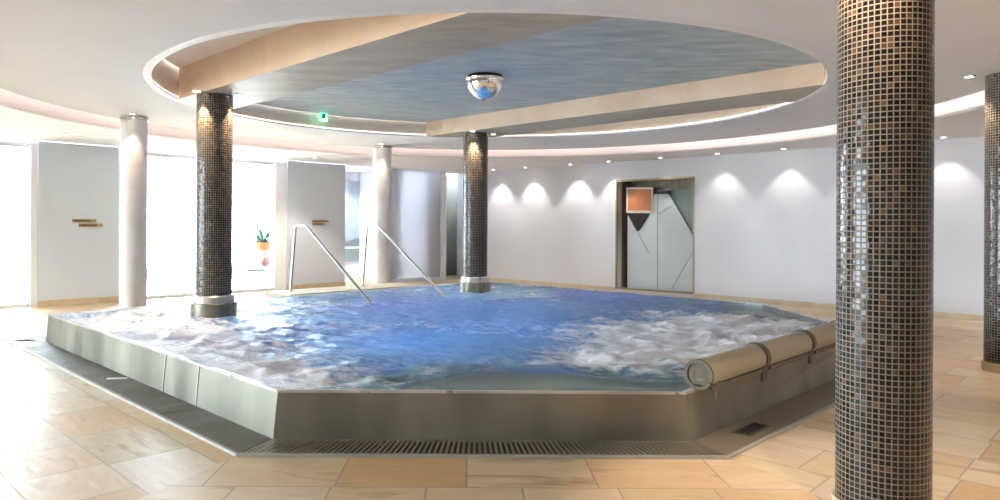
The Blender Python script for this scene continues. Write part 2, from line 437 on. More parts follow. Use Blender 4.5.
def nxy(px, py, d=0.0):        # niche-plane coords for a pixel, d metres behind wall face
    s = WS+d*R2; u = (px-CX)/F; y = s/(1+u); x = u*y
    t = (Vector((x, y))-nA).dot(dt); return t, zat(py, y)
def npoly(bm, pxs, d, th, mi=0):
    lo, hi = [], []
    for px, py in pxs:
        t, z = nxy(px, py, d); a = npt(t, d); b = npt(t, d+th)
        lo.append(bm.verts.new((a.x, a.y, max(z, NZ0)))); hi.append(bm.verts.new((b.x, b.y, max(z, NZ0))))
    for f in (bm.faces.new(lo), bm.faces.new(hi[::-1])): f.material_index = mi
    for i in range(len(lo)):
        j = (i+1) % len(lo); bm.faces.new((lo[i], hi[i], hi[j], lo[j])).material_index = mi
art = thing('wall_artwork', 'pale grey angular panel artwork in the niche of the right wall', 'artwork', (*npt(nw/2, .3), NZ0))
def art_part(name, bm, m): 
    o = obj(name, bm, m, art); o.matrix_parent_inverse = Matrix.Translation(art.location).inverted(); return o
M['artpanel'] = plaster('pale_blue_grey_lacquer', (.50, .53, .53), (.56, .60, .60), 1.2, .35, .03)
M['arttop'] = plain('teal_ribbed_glass', (.16, .20, .17), .2, .3)
seams = [((638, 232), (649, 252)), ((657.5, 192), (657.8, 289)), ((658, 213), (671, 205)), ((672, 288), (682, 270)), ((682, 270), (694, 249))]
bm = bmesh.new(); npoly(bm, [(627.5, 291), (627.5, 214), (637, 231), (655, 192), (668, 192), (694, 236), (694, 291)], .30, .03); art_part('panel', bm, M['artpanel'])
bm = bmesh.new()
for (x0, y0), (x1, y1) in seams:
    dx, dy = x1-x0, y1-y0; L = math.hypot(dx, dy); ox, oy = -dy/L*.28, dx/L*.28
    npoly(bm, [(x0-ox, y0-oy), (x1-ox, y1-oy), (x1+ox, y1+oy), (x0+ox, y0+oy)], .296, .004)
art_part('seam', bm, plain('grey_seam', (.22, .24, .24), .6))
bm = bmesh.new(); npoly(bm, [(657, 189), (694, 186), (694, 237), (669, 191)], .36, .02); art_part('ribbed_panel', bm, M['arttop'])
bm = bmesh.new(); npoly(bm, [(654, 193), (656, 190), (668, 190), (669, 193)], .28, .02); art_part('peak_cap', bm, M['black'])
bm = bmesh.new(); npoly(bm, [(626, 186.5), (652.5, 186.5), (652.5, 212), (626, 212)], .27, .03); art_part('square_border', bm, plain('ivory_border', (.78, .70, .62), .5))
bm = bmesh.new(); npoly(bm, [(628, 188.5), (650.5, 188.5), (650.5, 209.5), (628, 209.5)], .255, .02); art_part('square', bm, plaster('copper_orange_glass', (.56, .16, .05), (.68, .24, .09), 3, .4, .05))
bm = bmesh.new(); npoly(bm, [(627.5, 212.5), (649, 212.5), (638, 230)], .26, .03); art_part('triangle', bm, plain('dark_brown_triangle', (.02, .014, .01), .8))

# facade on the left
bm = bmesh.new()
fA, fB = fac_pt(38), fac_pt(118); fC, fD = fac_pt(287.5), fac_pt(345)
ext = Vector((-12.0, 7.3))
PZ = .30
def pier(a, b, name, mt):
    bm = bmesh.new(); seg_box(bm, a, b, PZ, 0, SOFF, PZ/2, 0, .006); return struct(name, bm, mt)
pier(fA, fB, 'wall_left', M['pier']); pier(fC, fD, 'wall_left.001', M['pier'])
# white reveal strips beside the piers, header over the openings
bm = bmesh.new()
seg_box(bm, fac_pt(31), fac_pt(37.9), .22, 0, SOFF-.06, .14)
seg_box(bm, fac_pt(118.1), fac_pt(124), .22, 0, SOFF-.06, .14)
seg_box(bm, fac_pt(276), fac_pt(287.4), .22, 0, SOFF-.06, .14)
seg_box(bm, ext, fA, .24, SOFF-.06, SOFF, .14); seg_box(bm, fB, fC, .24, SOFF-.06, SOFF, .14)
struct('trim_3', bm, M['white'])
# white wall between blue room and dark doorway; lintels
f391, f445, f463 = fac_pt(384), fac_pt(445), fac_pt(463)
bm = bmesh.new()
seg_box(bm, f391, f391+Vector((1, 1))/R2*.12, .25, 0, SOFF, .125)
seg_box(bm, f445-Vector((1, 1))/R2*.10, f445, .25, 0, SOFF, .125)
seg_box(bm, f391, f445, .25, zat(168, 17), SOFF, .125)
seg_box(bm, fD, f391, .25, zat(165, 16.5), SOFF, .125)
seg_box(bm, f445, cor, .25, zat(170, 18.8), SOFF, .125)
seg_box(bm, fac_pt(463), cor, .25, 0, zat(170, 18.8), .125)
struct('wall_back', bm, M['white'])
bm = bmesh.new()
seg_box(bm, fA, fB, .03, 0, .10, -.016); seg_box(bm, fC, fD, .03, 0, .10, -.016)
struct('baseboard_left', bm, M['skirt'])
bm = bmesh.new(); seg_box(bm, f391, f445, .02, 0, .08, -.011); struct('baseboard_back', bm, M['white'])
bm = bmesh.new(); seg_box(bm, f391, f445, .03, .06, zat(168, 17), .1); struct('window_5', bm, M['frost'])
nf = Vector((-1, 1))/R2     # outward normal of the facade
tf = Vector((1, 1))/R2
# side room seen past block 2 : pale walls with a big blue-grey picture window
bm = bmesh.new()
q0, q1 = fD+nf*1.8, f391+nf*1.8
seg_box(bm, q0-tf*1.2, q1+tf*1.2, .1, 0, SOFF, .05)
seg_box(bm, fD-tf*.3+nf*.3, q0-tf*.3, .1, 0, SOFF, 0)
seg_box(bm, f391+tf*.6+nf*.25, q1+tf*.6, .1, 0, SOFF, 0)
struct('wall_side_room', bm, M['white'])
bm = bmesh.new(); prism(bm, [fD-tf*.4+nf*.25, f391+tf*.7+nf*.25, q1+tf*.7+nf*.1, q0-tf*.4+nf*.1], SOFF, SOFF+.05); struct('ceiling.006', bm, M['white'])
# framed panel on that wall
def spt(px, s): u = (px-CX)/F; y = (FS+s*R2)/(1-u); return Vector((u*y, y))
pn = thing('glass_panel', 'blue-grey landscape panel on the side room wall, left of the far white column', 'wall panel', (*spt(360, 1.75), 0))
def lp(name, bm, m): o = obj(name, bm, m, pn); o.matrix_parent_inverse = Matrix.Translation(pn.location).inverted(); return o
a, b = spt(343, 1.78), spt(372.5, 1.78); ym = a.y
bm = bmesh.new(); seg_box(bm, a, b, .02, zat(250, ym), zat(181, ym), 0); lp('sky_field', bm, plaster('pale_blue_grey_gloss', (.33, .39, .43), (.40, .46, .50), 1, .3, .02))
bm = bmesh.new()
def sv(px, py, s): p = spt(px, s); return bm.verts.new((p.x, p.y, zat(py, p.y)))
bm.faces.new([sv(343, 247, 1.755), sv(372.5, 247, 1.755), sv(372.5, 236, 1.755), sv(356, 239, 1.755), sv(343, 244, 1.755)])
r_ = bmesh.ops.extrude_face_region(bm, geom=bm.faces[:]); bmesh.ops.translate(bm, vec=(nf.x*.012, nf.y*.012, 0), verts=[v for v in r_['geom'] if isinstance(v, bmesh.types.BMVert)])
lp('hill', bm, plain('slate_hill', (.20, .25, .26), .4))
bm = bmesh.new(); seg_box(bm, a, b, .03, zat(262, ym), zat(249, ym), 0); lp('green_field', bm, plain('grey_green_field', (.26, .34, .32), .35))
bm = bmesh.new(); seg_box(bm, a, b, .035, zat(249.5, ym), zat(247, ym), 0); lp('ledge', bm, M['white'])
# dark doorway
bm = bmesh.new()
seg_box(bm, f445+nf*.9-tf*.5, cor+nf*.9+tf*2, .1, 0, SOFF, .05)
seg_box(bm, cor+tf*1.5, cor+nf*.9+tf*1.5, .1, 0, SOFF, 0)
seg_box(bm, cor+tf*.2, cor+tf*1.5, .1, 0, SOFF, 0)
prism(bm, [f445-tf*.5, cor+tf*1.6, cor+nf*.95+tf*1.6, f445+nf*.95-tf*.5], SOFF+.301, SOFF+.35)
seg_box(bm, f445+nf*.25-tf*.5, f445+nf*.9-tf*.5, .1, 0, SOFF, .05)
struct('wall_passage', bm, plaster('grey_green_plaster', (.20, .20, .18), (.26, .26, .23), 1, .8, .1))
bm = bmesh.new()
zt = zat(170, 18.8)
seg_box(bm, fac_pt(444), fac_pt(445.6), .30, 0, zt, .12); seg_box(bm, fac_pt(444), cor, .30, zt-.03, zt+.03, .12)
struct('door_1', bm, M['white'])

# glazing
def window(name, a, b, n, inset=.14, top=SOFF-.06, mt=None):
    bm = bmesh.new(); a = Vector(a); b = Vector(b)
    for i in range(n+1):
        c = a+(b-a)*(i/n); d = (b-a).normalized()
        seg_box(bm, c-d*.025, c+d*.025, .06, 0, top, inset)
    seg_box(bm, a, b, .06, 0, .06, inset); seg_box(bm, a, b, .06, top-.06, top, inset)
    w = struct(name, bm, M['white'])
    bm = bmesh.new(); seg_box(bm, a, b, .012, .06, top-.06, inset); obj('pane', bm, M['glass'], w)
    return w
fW = fac_pt(-14)
window('window_1', fW, fA, 1)
bm = bmesh.new(); seg_box(bm, ext, fW, .3, 0, SOFF, .15); struct('wall_left.002', bm, M['pier'])
window('window_2', fB, fC, 1)
window('window_3', Vector((-12, -1.5)), ext, 6, -.1)
bm = bmesh.new(); seg_box(bm, (-12, -5), (-12, -1.5), .3, 0, SOFF, -.15); struct('wall_left.003', bm, M['wall'])
# terrace beyond
bm = bmesh.new()
t0 = fac_pt(-60)+nf*7; t1 = fac_pt(300)+nf*7
seg_box(bm, t0, t1, .3, 0, .95, 0, 0, .02)
struct('wall_terrace', bm, M['white'])

# ---------------------------------------------------------------- columns
def shaft_bm(r, z0, z1, n=64, tile=.0265):
    bm = bmesh.new(); uvl = bm.loops.layers.uv.new('UVMap')
    k = round(2*PI*r/tile); zs = [z0+(z1-z0)*i/8 for i in range(9)]
    R = [[bm.verts.new((r*math.cos(2*PI*i/n), r*math.sin(2*PI*i/n), z)) for i in range(n)] for z in zs]
    for j in range(8):
        for i in range(n):
            f = bm.faces.new((R[j][i], R[j][(i+1) % n], R[j+1][(i+1) % n], R[j+1][i]))
            for l, (uu, vv) in zip(f.loops, ((i, zs[j]), (i+1, zs[j]), (i+1, zs[j+1]), (i, zs[j+1]))):
                l[uvl].uv = (uu*k/n, vv/tile)
    bm.faces.new(R[0][::-1]); bm.faces.new(R[-1])
    return bm
def spot(parent, loc, tgt, power, size, col=(1, .80, .62), blend=.5, rad=.03):
    l = bpy.data.lights.new('spot_lamp', 'SPOT'); l.energy = power; l.color = col; l.spot_size = math.radians(size); l.spot_blend = blend; l.shadow_soft_size = rad
    o = bpy.data.objects.new('spot_lamp', l); C.objects.link(o)
    o.location = loc; d = Vector(tgt)-Vector(loc); o.rotation_euler = d.to_track_quat('-Z', 'Y').to_euler()
    if parent: 
        o.parent = parent; o.matrix_parent_inverse = Matrix.Translation(parent.location).inverted()
    return o
ring_me = lens_me = None
def downlight(x, y, z, label, power=20, size=70, tgt=None, r=.045, col=(1, .82, .66), group=None):
    global ring_me, lens_me
    t = thing('ceiling_spotlight', label, 'spotlight', (x, y, z), 0, group)
    if ring_me is None:
        bm = bmesh.new(); lathe(bm, [(.036, .004), (.036, -.006), (.052, -.006), (.056, .004)], 24); o = obj('trim_ring', bm, M['chrome'], t, 30); ring_me = o.data
        bm = bmesh.new(); lathe(bm, [(0, -.003), (.035, -.003), (.035, .003), (0, .003)], 20, close=False); o2 = obj('lens', bm, M['lamp'], t); lens_me = o2.data
    else:
        for nm, me in (('trim_ring', ring_me), ('lens', lens_me)):
            o = bpy.data.objects.new(nm, me); C.objects.link(o); o.parent = t
    spot(t, (x, y, z-.012), tgt or (x, y, 0), power, size, col)
    return t

colA = (-3.02, 8.33); colB = (.12, 11.6)
for (x, y), lab in ((colA, 'brown mosaic column with steel collar standing in the pool, nearest the left edge'),
                    (colB, 'brown mosaic column with steel collar standing in the pool, at the far end by the rails')):
    t = thing('mosaic_column', lab, 'column', (x, y, 0))
    obj('shaft', shaft_bm(.205, .40, MAIN-.006), M['mosaic'], t, 40)
    bm = bmesh.new(); lathe(bm, [(.23, .50), (.235, .50), (.235, .575), (.222, .59), (.208, .59)], 64); obj('collar_ring', bm, M['steel_rim'], t, 40)
    bm = bmesh.new(); lathe(bm, [(.262, -.93), (.262, .495), (.255, .503), (.208, .503)], 64); obj('collar', bm, steel('collar_steel', (.26, .24, .18), .28), t, 40)
for (x, y), lab in (((2.03, 3.42), 'big brown mosaic column nearest to the viewer, right of the pool'),
                    ((5.40, 6.98), 'brown mosaic column on sandstone base at the right edge of the picture')):
    t = thing('mosaic_column', lab, 'column', (x, y, 0))
    obj('shaft', shaft_bm(.205, .09, MAIN-.003, 96), M['mosaic'], t, 40)
    bm = bmesh.new(); lathe(bm, [(.222, 0), (.222, .085), (.217, .09), (.2, .09)], 64); obj('base', bm, M['skirt'], t, 40)
for (x, y), lab in (((-4.80, 10.05), 'white round column between the grey wall piers, in front of the left window'),
                    ((-1.66, 13.5), 'white round column behind the second handrail')):
    t = thing('white_column', lab, 'column', (x, y, 0))
    bm = bmesh.new(); lathe(bm, [(.178, 0), (.178, MAIN-.06), (.178, MAIN-.002)], 56); obj('shaft', bm, M['whitecol'], t, 40)
    bm = bmesh.new(); lathe(bm, [(.18, MAIN-.05), (.19, MAIN-.05), (.19, MAIN-.02), (.18, MAIN-.02)], 56, close=False); obj('capital_ring', bm, M['chrome'], t, 40)

# spots round the column heads
def near(c, a, r=.33): return (c[0]+r*math.cos(a), c[1]+r*math.sin(a))
k = 0
for c, z, items in ((colA, MAIN-.006, ((-1.9, 'front'), (-.15, 'right'))), (colB, MAIN-.006, ((-1.75, 'front'), (.2, 'right')))):
    nm = 'left' if c is colA else 'far'
    for a, w in items:
        x, y = near(c, a, .30)
        downlight(x, y, z, 'small spotlight in the beam at the head of the %s pool column, %s side' % (nm, w), 34, 60, (c[0]+(x-c[0])*.35, c[1]+(y-c[1])*.35, .8), col=(1, .72, .5))
for c, a, lab in (((2.03, 3.42), 1.0, 'ceiling spotlight behind the head of the big near column'),
                  ((2.03, 3.42), -2.2, 'ceiling spotlight in front of the head of the big near column'),
                  ((2.03, 3.42), 3.3, 'ceiling spotlight left of the head of the big near column'),
                  ((5.40, 6.98), 2.9, 'ceiling spotlight left of the head of the column at the right picture edge'),
                  ((-4.80, 10.05), -1.2, 'ceiling spotlight at the head of the left white column'),
                  ((-1.66, 13.5), -1.5, 'ceiling spotlight at the head of the white column behind the rails')):
    x, y = near(c, a, .36)
    downlight(x, y, MAIN-.004, lab, 20 if 'mosaic' in lab or 'big' in lab or 'edge' in lab else 9, 60, (c[0]+(x-c[0])*.4, c[1]+(y-c[1])*.4, .8), col=(1, .78, .6))

# wall washers in the soffit along the right wall
WL = [(493, 'farthest, beside the corner column'), (525, 'second from the far corner'), (570, 'third from the far corner, left of the niche'), (608, 'just left of the niche'), (660, 'above the niche'), (717, 'just right of the niche'), (783, 'second right of the niche'), (858, 'behind the big mosaic column'), (943, 'between the big mosaic column and the right edge'), (1080, 'beyond the right picture edge')]
for px, w in WL:
    u = (px-CX)/F; s = WS-.34*R2; y = s/(1+u); x = u*y
    q = Vector((x, y))+Vector((1, 1))/R2*.28
    downlight(x, y, SOFF-.004, 'soffit spotlight along the right wall, '+w, 13 if px < 650 else 6.5, 78, (q.x, q.y, .9), col=(1, .95, .93))
ql = (fD+f391)/2+nf*1.0; downlight(ql.x, ql.y, SOFF-.002, 'added out-of-view spotlight that brightens the side room with the blue-grey panel', 55, 140, col=(.9, .95, 1))  # lamp added out of view to brighten the otherwise dark side-room panel
# general soffit downlights (the room's own lamps)
for x, y, w in ((-6.1, 10.6, 'soffit spotlight in front of the left grey pier'), (-3.2, 14.6, 'soffit spotlight in front of the second grey pier')):
    downlight(x, y, SOFF-.004, w, 30, 95)
for i, (x, y) in enumerate(((-4, 1.5), (-1, .2), (2.2, -.5), (5, 1.8), (7.5, 4.5), (8.4, 8), (-7, 4), (0, -3), (4.3, 3.2))):
    downlight(x, y, SOFF-.004 if (Vector((x, y))-OC).length > CR+.1 else MAIN-.004, 'ceiling downlight above the near floor', 34 if x > 3 else 20, 120, col=(1, .92, .84), group='ceiling downlights above the near floor')

# ---------------------------------------------------------------- pool
rim = [(-1.24, 4.58), (1.43, 4.58), (4.2, 7.35), (4.2, 9.9), (.36, 13.74), (-5.0, 8.35)]
def offset_poly(poly, d):
    n = len(poly); out = []
    for i in range(n):
        p0, p1, p2 = (Vector(poly[i-1]), Vector(poly[i]), Vector(poly[(i+1) % n]))
        e1 = (p1-p0).normalized(); e2 = (p2-p1).normalized()
        n1 = Vector((e1.y, -e1.x)); n2 = Vector((e2.y, -e2.x))
        b = (n1+n2).normalized(); out.append(p1+b*(d/max(.2, b.dot(n1))))
    return out
base = offset_poly(rim, .055); base = [Vector((b.x, b.y)) for b in base]
base[5] = Vector((-5.045, 8.375)); base[0].y = base[1].y = 4.60; base[0].x = -1.275; base[1].x = 1.475
inner = offset_poly(rim, -.035)
pool = thing('whirlpool_basin', 'raised many-sided stainless steel whirlpool basin in the middle of the floor', 'pool')
n = len(rim)
for i in range(n):
    bm = bmesh.new(); j = (i+1) % n
    a0, a1 = base[i], base[j]; b0, b1 = Vector(rim[i]), Vector(rim[j]); c0, c1 = inner[i], inner[j]
    V = lambda p, z: bm.verts.new((p.x, p.y, z))
    a = [V(a0, 0), V(a1, 0), V(b1, RIM-.012), V(b0, RIM-.012), V(c1, RIM-.012), V(c0, RIM-.012), V(c1, 0), V(c0, 0)]
    bm.faces.new((a[0], a[1], a[2], a[3])); bm.faces.new((a[3], a[2], a[4], a[5])); bm.faces.new((a[5], a[4], a[6], a[7])); bm.faces.new((a[7], a[6], a[1], a[0]))
    bm.faces.new((a[0], a[3], a[5], a[7])); bm.faces.new((a[1], a[6], a[4], a[2]))
    obj('side_panel', bm, M['steel'], pool)
# welded seams on the left side panel
for t_ in (.22, .34):
    bm = bmesh.new(); a0 = Vector(base[0])*(1-t_)+Vector(base[5])*t_; b0 = Vector(rim[0])*(1-t_)+Vector(rim[5])*t_
    nn = Vector((-1, -1))/R2*.007; d = Vector((-1, 1))/R2*.006
    vs = [bm.verts.new((p.x, p.y, z)) for p, z in ((a0-d+nn, .002), (a0+d+nn, .002), (b0+d+nn, RIM-.014), (b0-d+nn, RIM-.014))]
    bm.faces.new(vs); r_ = bmesh.ops.extrude_face_region(bm, geom=bm.faces[:]); bmesh.ops.translate(bm, vec=(-nn.x*.8, -nn.y*.8, 0), verts=[v for v in r_['geom'] if isinstance(v, bmesh.types.BMVert)])
    obj('weld_seam', bm, M['steel_rim'], pool)
bm = bmesh.new()
ro = offset_poly(rim, .006); ri = offset_poly(rim, -.045)
for i in range(n):
    j = (i+1) % n
    lo = [bm.verts.new((p.x, p.y, z)) for p, z in ((ro[i], RIM-.014), (ro[j], RIM-.014), (ri[j], RIM-.014), (ri[i], RIM-.014))]
    hi = [bm.verts.new((p.x, p.y, z)) for p, z in ((ro[i], RIM+.004), (ro[j], RIM+.004), (ri[j], RIM-.004), (ri[i], RIM-.004))]
    bm.faces.new(lo[::-1]); bm.faces.new(hi)
    for k2 in range(4): bm.faces.new((lo[k2], lo[(k2+1) % 4], hi[(k2+1) % 4], hi[k2]))
obj('rim', bm, M['steel_rim'], pool)
M['bench'] = plaster('olive_bench', (.34, .32, .22), (.46, .43, .32), 2, .6, .1)
bm = bmesh.new(); prism(bm, [(-1.15, 4.66), (1.36, 4.66), (4.1, 7.4), (4.1, 9.8), (3.3, 9.6), (3.3, 7.7), (1.2, 5.5), (-.3, 5.6)], .04, .26); obj('bench', bm, M['bench'], pool)
bm = bmesh.new(); prism(bm, [tuple(p) for p in offset_poly(rim, -.036)], -.97, -.93); obj('basin_floor', bm, plain('blue_basin_floor', (.25, .42, .6), .4), pool)

# floor round the sunken basin
PC0 = Vector((-.3, 8.9)); hole = offset_poly(rim, -.02); sq = [Vector((-30, -15)), Vector((30, -15)), Vector((30, 35)), Vector((-30, 35))]
fa = sorted({math.atan2(p[1]-PC0.y, p[0]-PC0.x) % (2*PI) for p in list(hole)+sq} | {i*PI/24 for i in range(48)})
bm = bmesh.new(); FR = []
for a in fa:
    h_, o_ = ray_poly(PC0, a, hole), ray_poly(PC0, a, sq)
    FR.append([bm.verts.new((h_.x, h_.y, 0)), bm.verts.new((o_.x, o_.y, 0)), bm.verts.new((o_.x, o_.y, -.2)), bm.verts.new((h_.x, h_.y, -.2))])
for i in range(len(FR)):
    a, b = FR[i], FR[(i+1) % len(FR)]
    for k in range(4): bm.faces.new((a[k], a[(k+1) % 4], b[(k+1) % 4], b[k]))
struct('floor', bm, M['floor'])
bm = bmesh.new(); iw = offset_poly(rim, -.022); iv = offset_poly(rim, -.034); prev = None
VV = [[bm.verts.new((p.x, p.y, z)) for p, z in ((a, RIM-.014), (b, RIM-.014), (b, -.95), (a, -.95))] for a, b in zip(iw, iv)]
for i in range(len(VV)):
    a, b = VV[i], VV[(i+1) % len(VV)]
    for k in range(4): bm.faces.new((a[k], a[(k+1) % 4], b[(k+1) % 4], b[k]))
obj('basin_wall', bm, M['steel'], pool)
# water surface
PC = Vector((-.3, 8.9)); bnd = offset_poly(rim, -.046)
NA, NR = 720, 190
def sm(x, a, b): t = max(0, min(1, (x-a)/(b-a))); return t*t*(3-2*t)
def G(p, x, y, sx, sy, rot=0):
    dx, dy = p.x-x, p.y-y; c, s = math.cos(rot), math.sin(rot); u = (dx*c+dy*s)/sx; v = (-dx*s+dy*c)/sy
    return math.exp(-(u*u+v*v))
def seg_d(p, a, b):
    a = Vector(a); b = Vector(b); e = b-a; t = max(0, min(1, (p-a).dot(e)/e.length_squared)); return (p-a-e*t).length
def inpoly(p, poly):
    c = False; j = len(poly)-1
    for i in range(len(poly)):
        if (poly[i][1] > p.y) != (poly[j][1] > p.y) and p.x < (poly[j][0]-poly[i][0])*(p.y-poly[i][1])/(poly[j][1]-poly[i][1])+poly[i][0]: c = not c
        j = i
    return c
BN1 = [(-.75, 4.5), (1.5, 4.5), (1.75, 4.95), (1.0, 5.15), (.75, 5.45), (.05, 5.5), (-.15, 5.1)]
BN2 = [(4.3, 7.6), (4.3, 10.1), (3.8, 10.3), (3.0, 9.6), (3.3, 8.8), (3.7, 8.2)]
def pd(p, poly):
    d = min(seg_d(p, poly[i-1], poly[i]) for i in range(len(poly))); return d if inpoly(p, poly) else -d
def foamv(p):
    w = Vector((p.x*1.3, p.y*1.3, 0)); nz = noise.noise(w)*.35
    f = .27
    f += 1.15*G(p, 2.4, 6.9, 1.5, 1.3, .78) + .55*G(p, 1.3, 5.9, 1.0, .5, .3) + .5*G(p, 3.2, 8.2, .9, 1.0)
    f += .85*G(p, -2.9, 6.7, 2.3, .8, -.78) + .45*G(p, -1.5, 5.3, .8, .6) + .4*G(p, -3.9, 8.4, 1.0, .7)
    f += .25*G(p, -.2, 7.5, 1.2, .5) 
    f -= .55*G(p, -.1, 6.2, 1.0, .8) + .35*G(p, .6, 8.8, 1.6, 1.0) + .4*G(p, 2.6, 10.4, 1.6, .6, -.78)
    return f+nz
bm = bmesh.new(); lf = bm.verts.layers.float.new('foam'); lc = bm.verts.layers.float.new('clear')
prev = None; cv = bm.verts.new((PC.x, PC.y, RIM)); cv[lf] = .3
dirs = []
for i in range(NA):
    a = 2*PI*i/NA; dirs.append(ray_poly(PC, a, bnd))
for r in range(1, NR+1):
    t = (r/NR)**.8; ring = []
    for i in range(NA):
        p = PC+(dirs[i]-PC)*t
        fm = foamv(p); edge = min(1, (1-t)*(dirs[i]-PC).length/.35)
        cw = max(sm(pd(p, BN1)+noise.noise(Vector((p.x*3, p.y*3, 4)))*.15, -.05, .25), sm(pd(p, BN2), -.05, .25))
        amp = (.020+.045*max(0, min(1.2, fm)))*(1-.75*cw)*edge
        h = 0; q = Vector((p.x*1.0, p.y*1.25, 0))
        h += 1-2*abs(noise.noise(q*2.3+Vector((3, 1, .5)))) ; h += .55*noise.noise(q*5.2); h += .32*noise.noise(q*11)
        v = bm.verts.new((p.x, p.y, RIM-.004+(h-.5)*amp*.75)); v[lf] = fm*(1-.7*cw); v[lc] = cw*.85; ring.append(v)
    for i in range(NA):
        j = (i+1) % NA
        if prev: bm.faces.new((prev[i], prev[j], ring[j], ring[i]))
        else: bm.faces.new((cv, ring[j], ring[i]))
    prev = ring
o = obj('pool_water', bm, M['water'], None, 180); tag(o, 'churning blue water with white foam filling the steel whirlpool', 'water'); o['kind'] = 'stuff'

# underwater lamps
def uw(x, y, z, e, col, label, vis=True):
    t = thing('underwater_lamp', label, 'pool lamp', (x, y, z))
    bm = bmesh.new(); lathe(bm, [(0, .012), (.05, .012), (.06, .004), (.06, -.01), (0, -.01)], 24, close=False); obj('lens', bm, M['pool_led'], t, 40)
    bm = bmesh.new(); lathe(bm, [(.06, .006), (.075, .006), (.08, -.01), (.06, -.01)], 24, close=False); obj('bezel', bm, M['steel_rim'], t, 40)
    l = bpy.data.lights.new('pool_lamp', 'POINT'); l.energy = e*(.19 if col[0] > .15 else .15); l.color = col; l.shadow_soft_size = .2
    lo = bpy.data.objects.new('pool_lamp', l); C.objects.link(lo); lo.parent = t; lo.location = (0, 0, .45)
BL = (.03, .42, 1)
for x, y, e, c, lab in ((-.6, 6.5, 42, BL, 'blue underwater lamp nearest the front rim'), (.4, 7.6, 30, BL, 'blue underwater lamp below the middle of the pool'),
                     (-1.5, 8.3, 22, (.1, .45, 1), 'blue underwater lamp right of the left pool column'), (.7, 9.6, 20, BL, 'blue underwater lamp in front of the far pool column'),
                     (-.9, 9.6, 26, (.32, .2, 1), 'violet underwater lamp between the two pool columns'), (-.25, 11.7, 16, (.45, .25, 1), 'violet underwater lamp beside the far pool column'),
                     (2.2, 11.2, 14, (.2, .18, 1), 'violet underwater lamp by the far right rim'), (-3.2, 6.9, 14, (.5, .4, 1), 'violet underwater lamp below the left rim')):
    uw(x, y, -.92, e, c, lab)

# ---------------------------------------------------------------- drainage channel round the pool
c_in = offset_poly(base, .004); c_out = offset_poly(base, .30); e_out = offset_poly(base, .335)
e_out[0].y = e_out[1].y = 4.285
def chan(i, j, name, label, surf):
    t = thing(name, label, 'drain')
    ia, ib, oa, ob, ea, eb = c_in[i], c_in[j], c_out[i], c_out[j], e_out[i], e_out[j]
    if i == 5: # left channel runs on past the pool corner
        d = Vector((-1, 1))/R2*.75; ia = ia.copy(); oa = oa+Vector((-1, 1))/R2*.45; ea = ea+d
    bm = bmesh.new(); prism(bm, [oa, ob, eb, ea], .0, .018); obj('edging', bm, M['edge'], t)
    bm = bmesh.new(); prism(bm, [oa, ia, ib, ob], .0, .003); obj('tray', bm, M['black'], t)
    return t, ia, ib, oa, ob
t, ia, ib, oa, ob = chan(0, 1, 'drain_grating', 'slotted grey drain grating along the front of the whirlpool', 'g')
bm = bmesh.new()
NBR = 84
for k in range(NBR):
    f0 = (k+.5)/NBR
    a = Vector((ia.x*(1-f0)+ib.x*f0, ia.y)); b = Vector((oa.x*(1-f0)+ob.x*f0, oa.y))
    seg_box(bm, a, b, .0165, .003, .015)
seg_box(bm, ia, ib, .02, .003, .016, -.012); seg_box(bm, oa, ob, .02, .003, .016, .011)
obj('grating', bm, M['grate'], t)
t, ia, ib, oa, ob = chan(5, 0, 'drain_cover', 'wet dark grey cover strip along the left side of the whirlpool', 'c')
NP = 5
for k in range(NP):
    f0, f1 = k/NP+.0012, (k+1)/NP-.0012
    L = lambda a, b, f: a*(1-f)+b*f
    bm = bmesh.new(); prism(bm, [L(ia, ib, f0), L(ia, ib, f1), L(oa, ob, f1), L(oa, ob, f0)], .003, .014); obj('cover_panel', bm, M['cover'], t)
bm = bmesh.new(); y0 = H*F/(382-CY); x0 = (118-CX)/F*y0; box(bm, (x0, y0, .017), (.17, .05, .006), math.radians(10), 0, .002); obj('inlet_plate', bm, M['lip'], t)['label'] = 'small white inlet plate'
t, ia, ib, oa, ob = chan(1, 2, 'drain_cover', 'olive steel cover strip along the right side of the whirlpool, below the headrests', 'c')
NP = 3
for k in range(NP):
    f0, f1 = k/NP+.001, (k+1)/NP-.001
    bm = bmesh.new(); prism(bm, [L(ia, ib, f0), L(ia, ib, f1), L(oa, ob, f1), L(oa, ob, f0)], .003, .014); obj('cover_panel', bm, M['cover_r'], t)
g0 = L(L(ia, ib, .155), L(oa, ob, .155), .52); 
bm = bmesh.new(); r45 = PI/4
box(bm, (g0.x, g0.y, .0155), (.36, .13, .004), r45); o = obj('inlet_frame', bm, plain('dark_grate_frame', (.12, .105, .08), .5, .4), t)
bm = bmesh.new()
for k in range(9):
    q = g0+Vector((1, 1))/R2*(-.14+.035*k); box(bm, (q.x, q.y, .019), (.013, .10, .004), r45)
obj('inlet_slot', bm, M['black'], t)
for i, j, lab in ((2, 3, 'cover strip along the far right side of the whirlpool'), (3, 4, 'cover strip along the back of the whirlpool, towards the niche wall'), (4, 5, 'cover strip along the back of the whirlpool, below the handrails')):
    t, ia, ib, oa, ob = chan(i, j, 'drain_cover', lab, 'c')
    bm = bmesh.new(); prism(bm, [ia, ib, ob, oa], .003, .014); obj('cover_panel', bm, M['cover_r'], t)

